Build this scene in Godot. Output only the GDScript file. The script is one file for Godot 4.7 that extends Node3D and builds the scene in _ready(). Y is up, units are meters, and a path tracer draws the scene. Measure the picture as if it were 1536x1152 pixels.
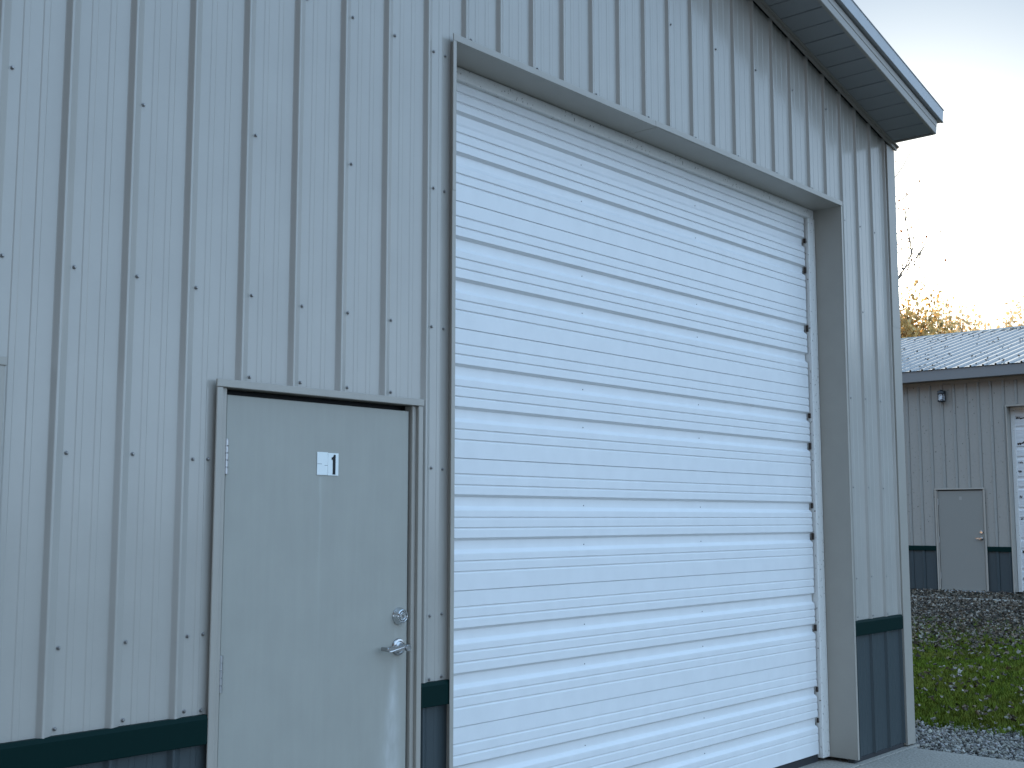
extends Node3D

const PITCH := 0.2286          # rib spacing of the steel siding
var M := {}
var rng := RandomNumberGenerator.new()

# ------------------------------------------------------------------ helpers
func lin(r: float, g: float, b: float) -> Color:
	return Color(r, g, b).linear_to_srgb()

func noise_tex(freq: float, seed_value: int, low: float, high: float, octaves := 4, size := 512, as_normal := false, bump := 4.0) -> NoiseTexture2D:
	var n := FastNoiseLite.new()
	n.noise_type = FastNoiseLite.TYPE_SIMPLEX_SMOOTH
	n.seed = seed_value
	n.frequency = freq
	n.fractal_octaves = octaves
	var t := NoiseTexture2D.new()
	t.width = size
	t.height = size
	t.seamless = true
	t.noise = n
	if as_normal:
		t.as_normal_map = true
		t.bump_strength = bump
	else:
		var g := Gradient.new()
		g.set_color(0, Color(low, low, low))
		g.set_color(1, Color(high, high, high))
		t.color_ramp = g
	return t

func speck_tex(freq: float, seed_value: int, floor_value: float, share: float) -> NoiseTexture2D:
	# clean paint with small separate dirt specks
	var t := noise_tex(freq, seed_value, 0.0, 1.0, 3, 1024)
	var g := Gradient.new()
	g.offsets = PackedFloat32Array([0.0, share, share + 0.05, 1.0])
	var d := Color(floor_value, floor_value * 0.93, floor_value * 0.85)
	g.colors = PackedColorArray([d, d, Color(0.975, 0.975, 0.975), Color.WHITE])
	t.color_ramp = g
	return t

func mat(c: Color, rough: float, metal := 0.0, spec := 0.5) -> StandardMaterial3D:
	var m := StandardMaterial3D.new()
	m.albedo_color = c
	m.roughness = rough
	m.metallic = metal
	m.metallic_specular = spec
	return m

func tri_map(m: StandardMaterial3D, scale_per_m: float) -> void:
	m.uv1_triplanar = true
	m.uv1_world_triplanar = true
	m.uv1_scale = Vector3(scale_per_m, scale_per_m * 0.83, scale_per_m)

func mb() -> SurfaceTool:
	var st := SurfaceTool.new()
	st.begin(Mesh.PRIMITIVE_TRIANGLES)
	return st

func tri(st: SurfaceTool, a: Vector3, b: Vector3, c: Vector3) -> void:  # a, b, c counter-clockwise seen from outside
	var n := (b - a).cross(c - a).normalized()
	for v in [a, c, b]:
		st.set_normal(n)
		st.add_vertex(v)

func quad(st: SurfaceTool, a: Vector3, b: Vector3, c: Vector3, d: Vector3) -> void:
	var n := (c - a).cross(d - b).normalized()
	for v in [a, c, b, a, d, c]:
		st.set_normal(n)
		st.add_vertex(v)

func box(st: SurfaceTool, lo: Vector3, hi: Vector3, bev := 0.0, t := Transform3D()) -> void:
	# a box with chamfered edges
	var b := minf(bev, minf(hi.x - lo.x, minf(hi.y - lo.y, hi.z - lo.z)) * 0.45)
	var c := (lo + hi) * 0.5
	var h := (hi - lo) * 0.5
	for axis in 3:
		var u := (axis + 1) % 3
		var w := (axis + 2) % 3
		for s in [-1.0, 1.0]:
			var p := []
			for k in [[-1, -1], [1, -1], [1, 1], [-1, 1]]:
				var v := Vector3()
				v[axis] = s * h[axis]
				v[u] = k[0] * (h[u] - b)
				v[w] = k[1] * (h[w] - b)
				p.append(t * (c + v))
			if s > 0:
				quad(st, p[0], p[1], p[2], p[3])
			else:
				quad(st, p[0], p[3], p[2], p[1])
	if b <= 0.0:
		return
	for axis in 3:                       # edges along this axis
		var u := (axis + 1) % 3
		var w := (axis + 2) % 3
		for su in [-1.0, 1.0]:
			for sw in [-1.0, 1.0]:
				var p := []
				for k in [[-1, 0], [1, 0], [1, 1], [-1, 1]]:
					var v := Vector3()
					v[axis] = k[0] * (h[axis] - b)
					v[u] = su * (h[u] if k[1] == 0 else h[u] - b)
					v[w] = sw * (h[w] - b if k[1] == 0 else h[w])
					p.append(t * (c + v))
				if su * sw > 0:
					quad(st, p[0], p[1], p[2], p[3])
				else:
					quad(st, p[0], p[3], p[2], p[1])
	for sx in [-1.0, 1.0]:
		for sy in [-1.0, 1.0]:
			for sz in [-1.0, 1.0]:
				var s := Vector3(sx, sy, sz)
				var a: Vector3 = t * (c + s * Vector3(h.x, h.y - b, h.z - b))
				var d: Vector3 = t * (c + s * Vector3(h.x - b, h.y, h.z - b))
				var e: Vector3 = t * (c + s * Vector3(h.x - b, h.y - b, h.z))
				if sx * sy * sz > 0:
					tri(st, a, d, e)
				else:
					tri(st, a, e, d)

func sweep(st: SurfaceTool, prof: Array, d: Vector3, t := Transform3D()) -> void:
	# a polyline of points pushed along d; the outside is on the left of the line seen against d
	for i in prof.size() - 1:
		var a: Vector3 = t * (prof[i] as Vector3)
		var b: Vector3 = t * (prof[i + 1] as Vector3)
		var dd: Vector3 = t.basis * d
		quad(st, a, b, b + dd, a + dd)

func prism(st: SurfaceTool, prof: Array, d: Vector3, t := Transform3D()) -> void:
	# a closed outline pushed along d, with both ends (the outline is convex or nearly so)
	var ring := prof.duplicate()
	ring.append(prof[0])
	sweep(st, ring, d, t)
	for i in range(1, prof.size() - 1):
		tri(st, t * (prof[0] as Vector3), t * (prof[i + 1] as Vector3), t * (prof[i] as Vector3))
		tri(st, t * (prof[0] + d), t * (prof[i] + d), t * (prof[i + 1] + d))

func lathe(st: SurfaceTool, pts: Array, seg: int, t := Transform3D()) -> void:
	# pts: (radius, height) along local z
	for i in pts.size() - 1:
		var p: Vector2 = pts[i]
		var q: Vector2 = pts[i + 1]
		for k in seg:
			var a0 := TAU * k / seg
			var a1 := TAU * (k + 1) / seg
			var A := t * Vector3(p.x * cos(a0), p.x * sin(a0), p.y)
			var B := t * Vector3(p.x * cos(a1), p.x * sin(a1), p.y)
			var C := t * Vector3(q.x * cos(a1), q.x * sin(a1), q.y)
			var D := t * Vector3(q.x * cos(a0), q.x * sin(a0), q.y)
			if p.x < 1e-5:
				tri(st, A, C, D)
			elif q.x < 1e-5:
				tri(st, A, B, C)
			else:
				quad(st, A, B, C, D)

func tube(st: SurfaceTool, a: Vector3, b: Vector3, ra: float, rb: float, seg := 6) -> void:
	var z := (b - a).normalized()
	var x := z.cross(Vector3(0.31, 0.2, 0.93)).normalized()
	var y := z.cross(x)
	for k in seg:
		var n0 := x * cos(TAU * k / seg) + y * sin(TAU * k / seg)
		var n1 := x * cos(TAU * (k + 1) / seg) + y * sin(TAU * (k + 1) / seg)
		quad(st, a + n0 * ra, a + n1 * ra, b + n1 * rb, b + n0 * rb)

func put(called: String, st: SurfaceTool, m: Material, parent: Node3D) -> MeshInstance3D:
	return put_mesh(called, st.commit(), m, parent)

func put_mesh(called: String, mesh: Mesh, m: Material, parent: Node3D) -> MeshInstance3D:
	var o := MeshInstance3D.new()
	o.name = called if not parent.has_node(called) else numbered(called, parent)
	o.mesh = mesh
	if m:
		o.material_override = m
	parent.add_child(o, true)
	return o

func numbered(called: String, parent: Node3D) -> String:
	var k: int = parent.get_meta("n_" + called, 0) + 1
	parent.set_meta("n_" + called, k)
	return "%s_%03d" % [called, k]

func holder(called: String, parent: Node3D, at := Vector3.ZERO) -> Node3D:
	var o := Node3D.new()
	o.name = called if not parent.has_node(called) else numbered(called, parent)
	o.position = at
	parent.add_child(o, true)
	return o

func tag(o: Node, label: String, category: String, group := "", kind := "") -> void:
	if label: o.set_meta("label", label)
	if category: o.set_meta("category", category)
	if group: o.set_meta("group", group)
	if kind: o.set_meta("kind", kind)

# ------------------------------------------------------------------ steel siding
func rib_points(x0: float, x1: float, pitch: float, h := 0.019, groove := 0.0) -> Array:
	var raw: Array[Vector2] = []
	var i0 := int(floor(x0 / pitch)) - 1
	var i1 := int(ceil(x1 / pitch)) + 1
	for i in range(i0, i1 + 1):
		var x := i * pitch
		raw.append_array([Vector2(x - 0.0075, 0), Vector2(x - 0.005, 0.002), Vector2(x + 0.0045, h - 0.002), Vector2(x + 0.0065, h), Vector2(x + 0.0135, h + 0.0003), Vector2(x + 0.017, h - 0.0018), Vector2(x + 0.0425, 0.0018), Vector2(x + 0.046, 0)])
		if groove > 0.0:
			raw.append_array([Vector2(x + 0.0465, -groove), Vector2(x + 0.0565, -groove), Vector2(x + 0.057, 0)])
			continue
		for f in [0.415, 0.70]:
			var c: float = x + pitch * f
			raw.append_array([Vector2(c - 0.0125, 0), Vector2(c - 0.0085, 0.0019), Vector2(c + 0.0085, 0.0019), Vector2(c + 0.0125, 0)])
	return clip_line(raw, x0, x1)

func clip_line(raw: Array, x0: float, x1: float) -> Array:
	var out: Array[Vector2] = []
	for k in raw.size() - 1:
		var a: Vector2 = raw[k]
		var b: Vector2 = raw[k + 1]
		if b.x <= x0 or a.x >= x1:
			continue
		if a.x < x0: a = a.lerp(b, (x0 - a.x) / (b.x - a.x))
		if b.x > x1: b = (raw[k] as Vector2).lerp(raw[k + 1], (x1 - raw[k].x) / (raw[k + 1].x - raw[k].x))
		if out.is_empty(): out.append(a)
		out.append(b)
	return out

func spans(x: float, y0: float, y1: float, holes: Array) -> Array:
	var out := [[y0, y1]]
	for h in holes:
		if x <= h[0] or x >= h[1]:
			continue
		var nxt := []
		for s in out:
			if h[3] <= s[0] or h[2] >= s[1]:
				nxt.append(s)
				continue
			if h[2] > s[0]: nxt.append([s[0], h[2]])
			if h[3] < s[1]: nxt.append([h[3], s[1]])
		out = nxt
	return out

func sheet(x0: float, x1: float, y0: float, top: Callable, pitch: float, holes: Array, lift: float, lap_from: float) -> SurfaceTool:
	var st := mb()
	var cuts := [x0, x1]
	for h in holes:
		for e in [h[0], h[1]]:
			if e > x0 + 0.001 and e < x1 - 0.001: cuts.append(e)
	cuts.sort()
	var any := false
	for c in cuts.size() - 1:
		var pts := rib_points(cuts[c], cuts[c + 1], pitch, 0.019, 0.014 if pitch > 0.24 else 0.0)
		for k in pts.size() - 1:
			var a: Vector2 = pts[k]
			var b: Vector2 = pts[k + 1]
			var la := lift + (0.0014 if a.x > lap_from else 0.0)
			var lb := lift + (0.0014 if b.x > lap_from else 0.0)
			for s in spans((a.x + b.x) * 0.5, y0, 99.0, holes):
				var ta: float = minf(s[1], top.call(a.x))
				var tb: float = minf(s[1], top.call(b.x))
				if ta <= s[0] and tb <= s[0]:
					continue
				any = true
				quad(st, Vector3(a.x, s[0], a.y + la), Vector3(b.x, s[0], b.y + lb), Vector3(b.x, tb, b.y + lb), Vector3(a.x, ta, a.y + la))
	return st if any else null

func clad(parent: Node3D, called: String, m: Material, x0: float, x1: float, y0: float, top: Callable, pitch: float, holes: Array, single_from: float, single_to: float, lift := 0.0) -> void:
	# sheets of four ribs; those outside the stretch [single_from, single_to] run together into one wide sheet
	var k0 := int(floor(x0 / (pitch * 4)))
	var k1 := int(ceil(x1 / (pitch * 4)))
	var start := x0
	for k in range(k0, k1):
		var a := maxf(x0, k * 4 * pitch - 0.008)
		var b := minf(x1, (k + 1) * 4 * pitch + 0.045)
		var alone := b > single_from and a < single_to
		if not alone:
			if k + 1 < k1:
				var na := maxf(x0, (k + 1) * 4 * pitch - 0.008)
				var nb := minf(x1, (k + 2) * 4 * pitch + 0.045)
				if not (nb > single_from and na < single_to):
					continue
		else:
			start = a
		var st := sheet(start, b, y0, top, pitch, holes, lift, b - 0.06 if k + 1 < k1 else 1e9)
		if st: put(called, st, m, parent)
		start = minf(x1, (k + 1) * 4 * pitch - 0.008)

# ------------------------------------------------------------------ doors
func make_person_door(parent: Node3D, x0: float, plate: bool, streaks: bool) -> Node3D:
	# outer frame x0 .. x0+0.996, head at 2.022; the leaf is hinged on the left
	var d := holder("person_door", parent, Vector3(x0, 0, 0))
	var fm: Material = M.frame
	var st := mb()
	box(st, Vector3(0.0, 0.0, 0.021), Vector3(0.026, 1.997, 0.028), 0.002)
	box(st, Vector3(0.02, 0.0, -0.1), Vector3(0.0258, 1.997, 0.0212), 0.0)
	box(st, Vector3(0.0258, 0.0, -0.1), Vector3(0.052, 1.997, 0.013), 0.0025)
	put("door_jamb", st, fm, d)
	st = mb()
	box(st, Vector3(0.970, 0.0, 0.021), Vector3(0.996, 1.997, 0.028), 0.002)
	box(st, Vector3(0.9702, 0.0, -0.1), Vector3(0.976, 1.997, 0.0212), 0.0)
	box(st, Vector3(0.949, 0.0, -0.1), Vector3(0.9702, 1.997, 0.013), 0.0025)
	put("door_jamb", st, fm, d)
	st = mb()
	box(st, Vector3(-0.003, 1.9965, 0.022), Vector3(0.999, 2.024, 0.031), 0.002)
	box(st, Vector3(0.018, 1.9975, -0.1), Vector3(0.978, 2.003, 0.0222), 0.0)
	put("door_head", st, fm, d)
	st = mb()
	box(st, Vector3(0.052, 0.0, -0.1), Vector3(0.06, 1.996, -0.03), 0.0)
	box(st, Vector3(0.942, 0.0, -0.1), Vector3(0.949, 1.996, -0.03), 0.0)
	box(st, Vector3(0.06, 1.95, -0.1), Vector3(0.942, 1.996, -0.046), 0.0)
	put("weatherstrip", st, M.black, d)
	st = mb()                                                     # the leaf: front with its own texture, then edges and back
	var lo := Vector3(0.0605, 0.022, -0.045)
	var hi := Vector3(0.9405, 1.974, 0.0)
	box(st, lo, Vector3(hi.x, hi.y, hi.z - 0.0025), 0.002)
	put("door_core", st, M.door_plain, d)
	st = mb()
	var bz := hi.z
	var e := 0.002
	var c := [Vector3(lo.x + e, lo.y + e, bz), Vector3(hi.x - e, lo.y + e, bz), Vector3(hi.x - e, hi.y - e, bz), Vector3(lo.x + e, hi.y - e, bz)]
	var uv := [Vector2(0, 1), Vector2(1, 1), Vector2(1, 0), Vector2(0, 0)]
	for k in [0, 2, 1, 0, 3, 2]:
		st.set_normal(Vector3(0, 0, 1))
		st.set_uv(uv[k])
		st.add_vertex(c[k])
	var q := [Vector3(lo.x, lo.y, bz - e), Vector3(hi.x, lo.y, bz - e), Vector3(hi.x, hi.y, bz - e), Vector3(lo.x, hi.y, bz - e)]
	for k in 4:
		var j := (k + 1) % 4
		st.set_uv(Vector2(0.3, 0.05))
		quad(st, q[k], q[j], c[j], c[k])
	st.generate_tangents()
	put("door_skin", st, M.door_streaked if streaks else M.door_plain_skin, d)
	st = mb()
	box(st, Vector3(0.024, 0.0, -0.1), Vector3(0.972, 0.018, 0.04), 0.004)
	put("threshold", st, M.galvanised, d)
	for y in [0.30, 1.013, 1.757]:
		st = mb()
		for k in 5:
			var s0: float = y - 0.0625 + k * 0.025
			lathe(st, [Vector2(0.0, 0.0), Vector2(0.0075, 0.0), Vector2(0.009, 0.0012), Vector2(0.009, 0.0212), Vector2(0.0075, 0.0224), Vector2(0.0, 0.0224)], 12, Transform3D(Basis(Vector3.RIGHT, -PI / 2), Vector3(0.0575, s0, 0.007)))
		lathe(st, [Vector2(0.0, 0.0), Vector2(0.006, 0.0), Vector2(0.006, 0.124), Vector2(0.0, 0.124)], 8, Transform3D(Basis(Vector3.RIGHT, -PI / 2), Vector3(0.0575, y - 0.0625, 0.007)))
		put("hinge", st, M.chrome_dull, d)
	st = mb()                                                      # deadbolt
	var db := Transform3D(Basis(), Vector3(0.895, 1.158, 0.0))
	lathe(st, [Vector2(0.0345, 0.0), Vector2(0.0345, 0.004), Vector2(0.0335, 0.006), Vector2(0.0265, 0.025), Vector2(0.0245, 0.0268), Vector2(0.0225, 0.0268), Vector2(0.0215, 0.0250), Vector2(0.0155, 0.0250), Vector2(0.0145, 0.0262), Vector2(0.0125, 0.0262), Vector2(0.0115, 0.0252), Vector2(0.0, 0.0252)], 40, db)
	put("deadbolt", st, M.chrome, d)
	st = mb()
	box(st, Vector3(0.893, 1.152, 0.0248), Vector3(0.897, 1.164, 0.0256), 0.0)
	lathe(st, [Vector2(0.0195, 0.02515), Vector2(0.0175, 0.02515)], 24, db)
	put("keyhole", st, M.black, d)
	st = mb()                                                      # lever: rose, neck, bar, return
	var lv := Transform3D(Basis(), Vector3(0.893, 1.038, 0.0))
	lathe(st, [Vector2(0.0335, 0.0), Vector2(0.0335, 0.005), Vector2(0.031, 0.009), Vector2(0.024, 0.0105), Vector2(0.0225, 0.009), Vector2(0.019, 0.0125), Vector2(0.016, 0.0135), Vector2(0.0145, 0.0125), Vector2(0.0125, 0.0145), Vector2(0.0115, 0.045)], 36, lv)
	prism(st, [Vector3(0.016, 0.011, 0.044), Vector3(0.016, -0.011, 0.044), Vector3(-0.088, -0.0095, 0.044), Vector3(-0.098, -0.0075, 0.043), Vector3(-0.098, 0.0075, 0.043), Vector3(-0.088, 0.0095, 0.044)], Vector3(0, 0, 0.013), lv)
	box(st, Vector3(-0.104, -0.0078, 0.012), Vector3(-0.093, 0.0078, 0.056), 0.003, lv)
	lathe(st, [Vector2(0.0135, 0.055), Vector2(0.0135, 0.062), Vector2(0.0125, 0.0635), Vector2(0.0085, 0.0635), Vector2(0.008, 0.062), Vector2(0.0, 0.062)], 24, lv)
	put("lever_handle", st, M.chrome_dark, d)
	if plate:
		st = mb()
		for k in 2:
			box(st, Vector3(0.467 + k * 0.0525, 1.7035 - k * 0.001, 0.0003), Vector3(0.5188 + k * 0.0525, 1.7895 - k * 0.002, 0.003), 0.0006)
		put("number_plate", st, M.plate, d)
		st = mb()                                                  # the 1, and the two cut marks on the blank half
		var z0 := Vector3(0, 0, 0.0031)
		var one := [Vector2(0.0225, 0.004), Vector2(0.0365, 0.004), Vector2(0.0365, 0.079), Vector2(0.0275, 0.079), Vector2(0.0255, 0.0735), Vector2(0.0215, 0.0695), Vector2(0.0165, 0.068), Vector2(0.0165, 0.0585), Vector2(0.0225, 0.0605)]
		var tris := Geometry2D.triangulate_polygon(PackedVector2Array(one))
		var o3 := Vector3(0.5195, 1.7025, 0.0031)
		for k in range(0, tris.size(), 3):
			var A := o3 + Vector3(one[tris[k]].x, one[tris[k]].y, 0.0006)
			var B := o3 + Vector3(one[tris[k + 1]].x, one[tris[k + 1]].y, 0.0006)
			var C := o3 + Vector3(one[tris[k + 2]].x, one[tris[k + 2]].y, 0.0006)
			if (B - A).cross(C - A).z > 0: tri(st, A, B, C)
			else: tri(st, A, C, B)
		put("number_one", st, M.black, d)
		st = mb()
		box(st, Vector3(0.4675, 1.7445, 0.0031), Vector3(0.489, 1.7458, 0.0034))
		box(st, Vector3(0.503, 1.7395, 0.0031), Vector3(0.518, 1.7408, 0.0034))
		put("cut_mark", st, M.mark, d)
	return d

func section_profile(h: float) -> Array:
	# outline of one stamped door section seen from the side: (distance below its upper edge, depth)
	var out := [Vector2(0.0, -0.006), Vector2(0.0024, 0.0)]
	for half in 2:
		var o := 0.0 if half == 0 else 0.193
		for g in ([0.071, 0.119] if half == 0 else [0.264, 0.3105]):
			out.append_array([Vector2(g - 0.0045, 0), Vector2(g - 0.0005, -0.0068), Vector2(g + 0.008, 0)])
		out.append_array([Vector2(0.160 + o, 0), Vector2(0.1715 + o, -0.0185), Vector2(0.1735 + o, -0.0192), Vector2(0.211 + o, -0.0172), Vector2(0.2145 + o, -0.0158), Vector2(0.229 + o, -0.0014), Vector2(0.2325 + o, 0)])
	for g in [0.457, 0.503]:
		out.append_array([Vector2(g - 0.0045, 0), Vector2(g - 0.0005, -0.0068), Vector2(g + 0.008, 0)])
	out.append_array([Vector2(h - 0.0028, 0), Vector2(h - 0.0006, -0.006)])
	return out

func make_overhead_door(parent: Node3D, x0: float, x1: float, head: float, damaged: bool) -> Node3D:
	# sections between x0+0.04 and x1-0.04, behind white stops on the jambs and head
	var d := holder("overhead_door", parent)
	var zf := -0.19
	var h := 0.5862
	var top := 3.5672
	for k in 6:
		var st := mb()
		var yt := top - k * h
		var prof := section_profile(h)
		for i in prof.size() - 1:
			var a: Vector2 = prof[i]
			var b: Vector2 = prof[i + 1]
			quad(st, Vector3(x0 + 0.03, yt - b.x, zf + b.y), Vector3(x1 - 0.092, yt - b.x, zf + b.y), Vector3(x1 - 0.092, yt - a.x, zf + a.y), Vector3(x0 + 0.03, yt - a.x, zf + a.y))
		box(st, Vector3(x0 + 0.0301, yt - h + 0.0012, zf - 0.045), Vector3(x1 - 0.0921, yt - 0.0006, zf - 0.021))
		put("door_section", st, M.white_door, d)
	var st := mb()
	box(st, Vector3(x0 + 0.03, 0.0, zf - 0.04), Vector3(x1 - 0.09, 0.0515, zf - 0.006), 0.004)
	put("bottom_seal", st, M.rubber, d)
	# the stops
	st = mb()
	box(st, Vector3(x1 - 0.082, 0.025, zf - 0.03), Vector3(x1 - 0.0035, head - 0.0625, zf + 0.026), 0.003)
	box(st, Vector3(x1 - 0.0115, 0.025, zf + 0.0262), Vector3(x1 - 0.0035, head - 0.0625, zf + 0.031), 0.001)
	put("door_stop", st, M.white_trim, d)
	st = mb()
	box(st, Vector3(x0 + 0.0035, 0.025, zf - 0.03), Vector3(x0 + 0.08, head - 0.0625, zf + 0.026), 0.003)
	put("door_stop", st, M.white_trim, d)
	st = mb()
	box(st, Vector3(x0 + 0.0035, head - 0.0615, zf - 0.03), Vector3(x1 - 0.0035, head - 0.001, zf + 0.026), 0.003)
	put("door_stop", st, M.white_trim, d)
	st = mb()                                                      # the dark room behind the gap
	box(st, Vector3(x0 + 0.01, 0.0, zf - 0.12), Vector3(x1 - 0.01, head - 0.002, zf - 0.1))
	put("door_backing", st, M.black, d)
	# roller brackets that show at the right edge of each section, and the dirt around them
	var r := RandomNumberGenerator.new()
	r.seed = 77
	for k in 6:
		for g in [0.172, 0.366]:
			var y: float = top - k * h - g
			if (k * 2 + (1 if g > 0.2 else 0)) in [3, 8]: continue
			st = mb()
			var w := r.randf_range(0.002, 0.008)
			box(st, Vector3(x1 - 0.0925 - w * 0.6, y - r.randf_range(0.022, 0.04), zf - 0.008), Vector3(x1 - 0.0822, y + 0.004, zf + r.randf_range(0.002, 0.008)), 0.002)
			put("roller_bracket", st, M.rust_dark, d)
			st = mb()
			blot(st, r, Vector3(x1 - 0.0955, y - 0.035, zf - 0.0155), 0.005, 0.018)
			put("rust_stain", st, M.rust_dark, d)
	if not damaged:
		for k in 6:
			for g in [0.2035, 0.3965]:
				for x in [2.94, 4.02]:
					var o := put_mesh("rivet", screw_mesh, M.screw, d)
					o.position = Vector3(x, top - k * h - g, zf - 0.0172)
					o.scale = Vector3.ONE * 0.45
	if damaged:
		for g in [[3.36, 0.15, 0.03, 0.0], [2.86, 0.24, 0.035, 0.35], [2.33, 0.06, 0.03, 0.0], [1.84, 0.05, 0.03, 0.0], [1.42, 0.05, 0.03, 0.0], [0.78, 0.28, 0.045, 0.1], [0.28, 0.05, 0.045, 0.4], [2.5, 0.09, 0.015, 0.0]]:
			st = mb()
			for k in 6:
				blot(st, r, Vector3(x0 + 0.10 + g[1] * (k + 0.5) / 6.0, g[0] + g[3] * g[1] * k / 6.0 + r.randf_range(-0.012, 0.012), zf + 0.002 + k * 0.0004), g[1] / 9.0, g[2] * r.randf_range(0.5, 1.0))
			put("rust_stain", st, M.rust_dark, d)
	return d

func blot(st: SurfaceTool, r: RandomNumberGenerator, c: Vector3, rx: float, ry: float) -> void:
	# an irregular flake, a millimetre thick
	var n := 11
	var p := []
	for k in n:
		var f := r.randf_range(0.5, 1.1)
		p.append(c + Vector3(rx * f * cos(TAU * k / n), ry * f * sin(TAU * k / n), 0))
	for k in n:
		tri(st, c + Vector3(0, 0, 0.0008), p[k], p[(k + 1) % n])

func opening_trim(parent: Node3D, x0: float, x1: float, head: float, joints: bool) -> void:
	# folded steel trim around the overhead door: thin flanges standing off the siding, with lapped joints
	var zi := -0.23
	var yj := 2.935
	for s in 2:
		for k in 2:
			var y0 := 0.025 if k == 0 else yj
			var y1 := yj + 0.03 if k == 0 else head
			var g := 0.0 if k == 0 else 0.0012
			var st := mb()
			if s == 0:
				box(st, Vector3(x0 - 0.021, y0, 0.029 + g), Vector3(x0 + 0.0012 - g, y1, 0.0335 + g), 0.0012)
				box(st, Vector3(x0 - 0.0035 - g, y0 + 0.0005, zi), Vector3(x0 - 0.0006 - g, y1 - 0.0005, 0.0292))
			else:
				box(st, Vector3(x1 - 0.0012 + g, y0, 0.029 + g), Vector3(x1 + 0.021, y1, 0.0335 + g), 0.0012)
				box(st, Vector3(x1 + 0.0006 + g, y0 + 0.0005, zi), Vector3(x1 + 0.0035 + g, y1 - 0.0005, 0.0292))
			put("jamb_trim", st, M.wall_trim, parent)
	var xj := x0 + (x1 - x0) * 0.412
	for k in 2:
		var g := 0.0 if k == 0 else 0.0015
		var st := mb()
		var a := x0 - 0.021 if k == 0 else xj
		var b := xj + 0.04 if k == 0 else x1 + 0.021
		box(st, Vector3(a, head - 0.0012 + g * 0.5, 0.0305 + g), Vector3(b, head + 0.03 + g, 0.036 + g), 0.0012)
		box(st, Vector3(a + 0.018, head + 0.0006 - g, zi), Vector3(b - 0.018, head + 0.004 - g * 0.5, 0.0307))
		put("head_trim", st, M.wall_trim, parent)

func band(parent: Node3D, x0: float, x1: float, y0 := 0.79, y1 := 0.886) -> void:
	var st := mb()
	prism(st, [Vector3(x0, y0, -0.005), Vector3(x0, y0, 0.0245), Vector3(x0, y0 + 0.002, 0.0265), Vector3(x0, y1 - 0.014, 0.0265), Vector3(x0, y1 - 0.01, 0.0245), Vector3(x0, y1, 0.020), Vector3(x0, y1, -0.005)], Vector3(x1 - x0, 0, 0))
	put("band_trim", st, M.green, parent)

func base_trim(parent: Node3D, x0: float, x1: float) -> void:
	var st := mb()
	box(st, Vector3(x0, 0.001, -0.04), Vector3(x1, 0.027, 0.004), 0.002)
	put("base_trim", st, M.rubber, parent)

func corner_trim(parent: Node3D, x: float, y0: float, y1: float, split: float) -> void:
	for k in 2:
		var a := y0 if k == 0 else split
		var b := split + 0.03 if k == 0 else y1
		var g := 0.0 if k == 0 else 0.0013
		var prof := []
		for p in [[-0.145, 0.0], [-0.1465, 0.028], [-0.145, 0.0305], [-0.1405, 0.0305], [-0.139, 0.027], [-0.03, 0.0275]]:
			prof.append(Vector3(x + p[0], a, p[1] + g))
		for i in 7:
			var an := PI / 2 - i * PI / 12
			prof.append(Vector3(x - 0.018 + (0.018 + g) * cos(an), a, 0.0095 + (0.018 + g) * sin(an)))
		for p in [[0.0, -0.11], [-0.003, -0.115], [-0.02, -0.115]]:
			prof.append(Vector3(x + p[0] + g, a, p[1]))
		var st := mb()
		sweep(st, prof, Vector3(0, b - a, 0))
		put("corner_trim", st, M.wall_trim, parent)

var screw_mesh: ArrayMesh
func screw(parent: Node3D, x: float, y: float, z := 0.0) -> void:
	if screw_mesh == null:
		var st := mb()
		lathe(st, [Vector2(0.0068, 0.0), Vector2(0.0068, 0.0018), Vector2(0.006, 0.0026), Vector2(0.0052, 0.0028)], 12)
		lathe(st, [Vector2(0.0049, 0.0026), Vector2(0.0047, 0.0068), Vector2(0.0036, 0.0078), Vector2(0.0, 0.008)], 6)
		screw_mesh = st.commit()
	var o := put_mesh("screw", screw_mesh, M.screw, parent)
	o.position = Vector3(x, y, z)
	o.rotation.z = rng.randf() * TAU

# ------------------------------------------------------------------ trees
func leaf_mesh(w: float, l: float, bend: float) -> ArrayMesh:
	# a curled leaf: a notched outline bent up along both its axes
	var st := mb()
	var rim := []
	var n := 10
	for k in n:
		var a := TAU * k / n
		var f := 1.0 if k % 2 == 0 else 0.68
		var x := 0.5 * w * f * sin(a)
		var z := 0.5 * l * f * cos(a)
		rim.append(Vector3(x, bend * (2.6 * pow(absf(x) / w * 2.0, 1.5) + 1.5 * pow(absf(z) / l * 2.0, 2.0) * (1.0 if z > 0 else -0.5)), z))
	for k in n:
		tri(st, Vector3(0, 0, 0), rim[k], rim[(k + 1) % n])
	return st.commit()

func scatter(called: String, parent: Node3D, mesh: Mesh, m: Material, xf: Array, cols: Array) -> MultiMeshInstance3D:
	var mm := MultiMesh.new()
	mm.transform_format = MultiMesh.TRANSFORM_3D
	mm.use_colors = not cols.is_empty()
	mm.mesh = mesh
	mm.instance_count = xf.size()
	for i in xf.size():
		mm.set_instance_transform(i, xf[i])
		if not cols.is_empty(): mm.set_instance_color(i, cols[i])
	var o := MultiMeshInstance3D.new()
	o.name = called if not parent.has_node(called) else numbered(called, parent)
	o.multimesh = mm
	o.material_override = m
	parent.add_child(o, true)
	return o

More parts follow.
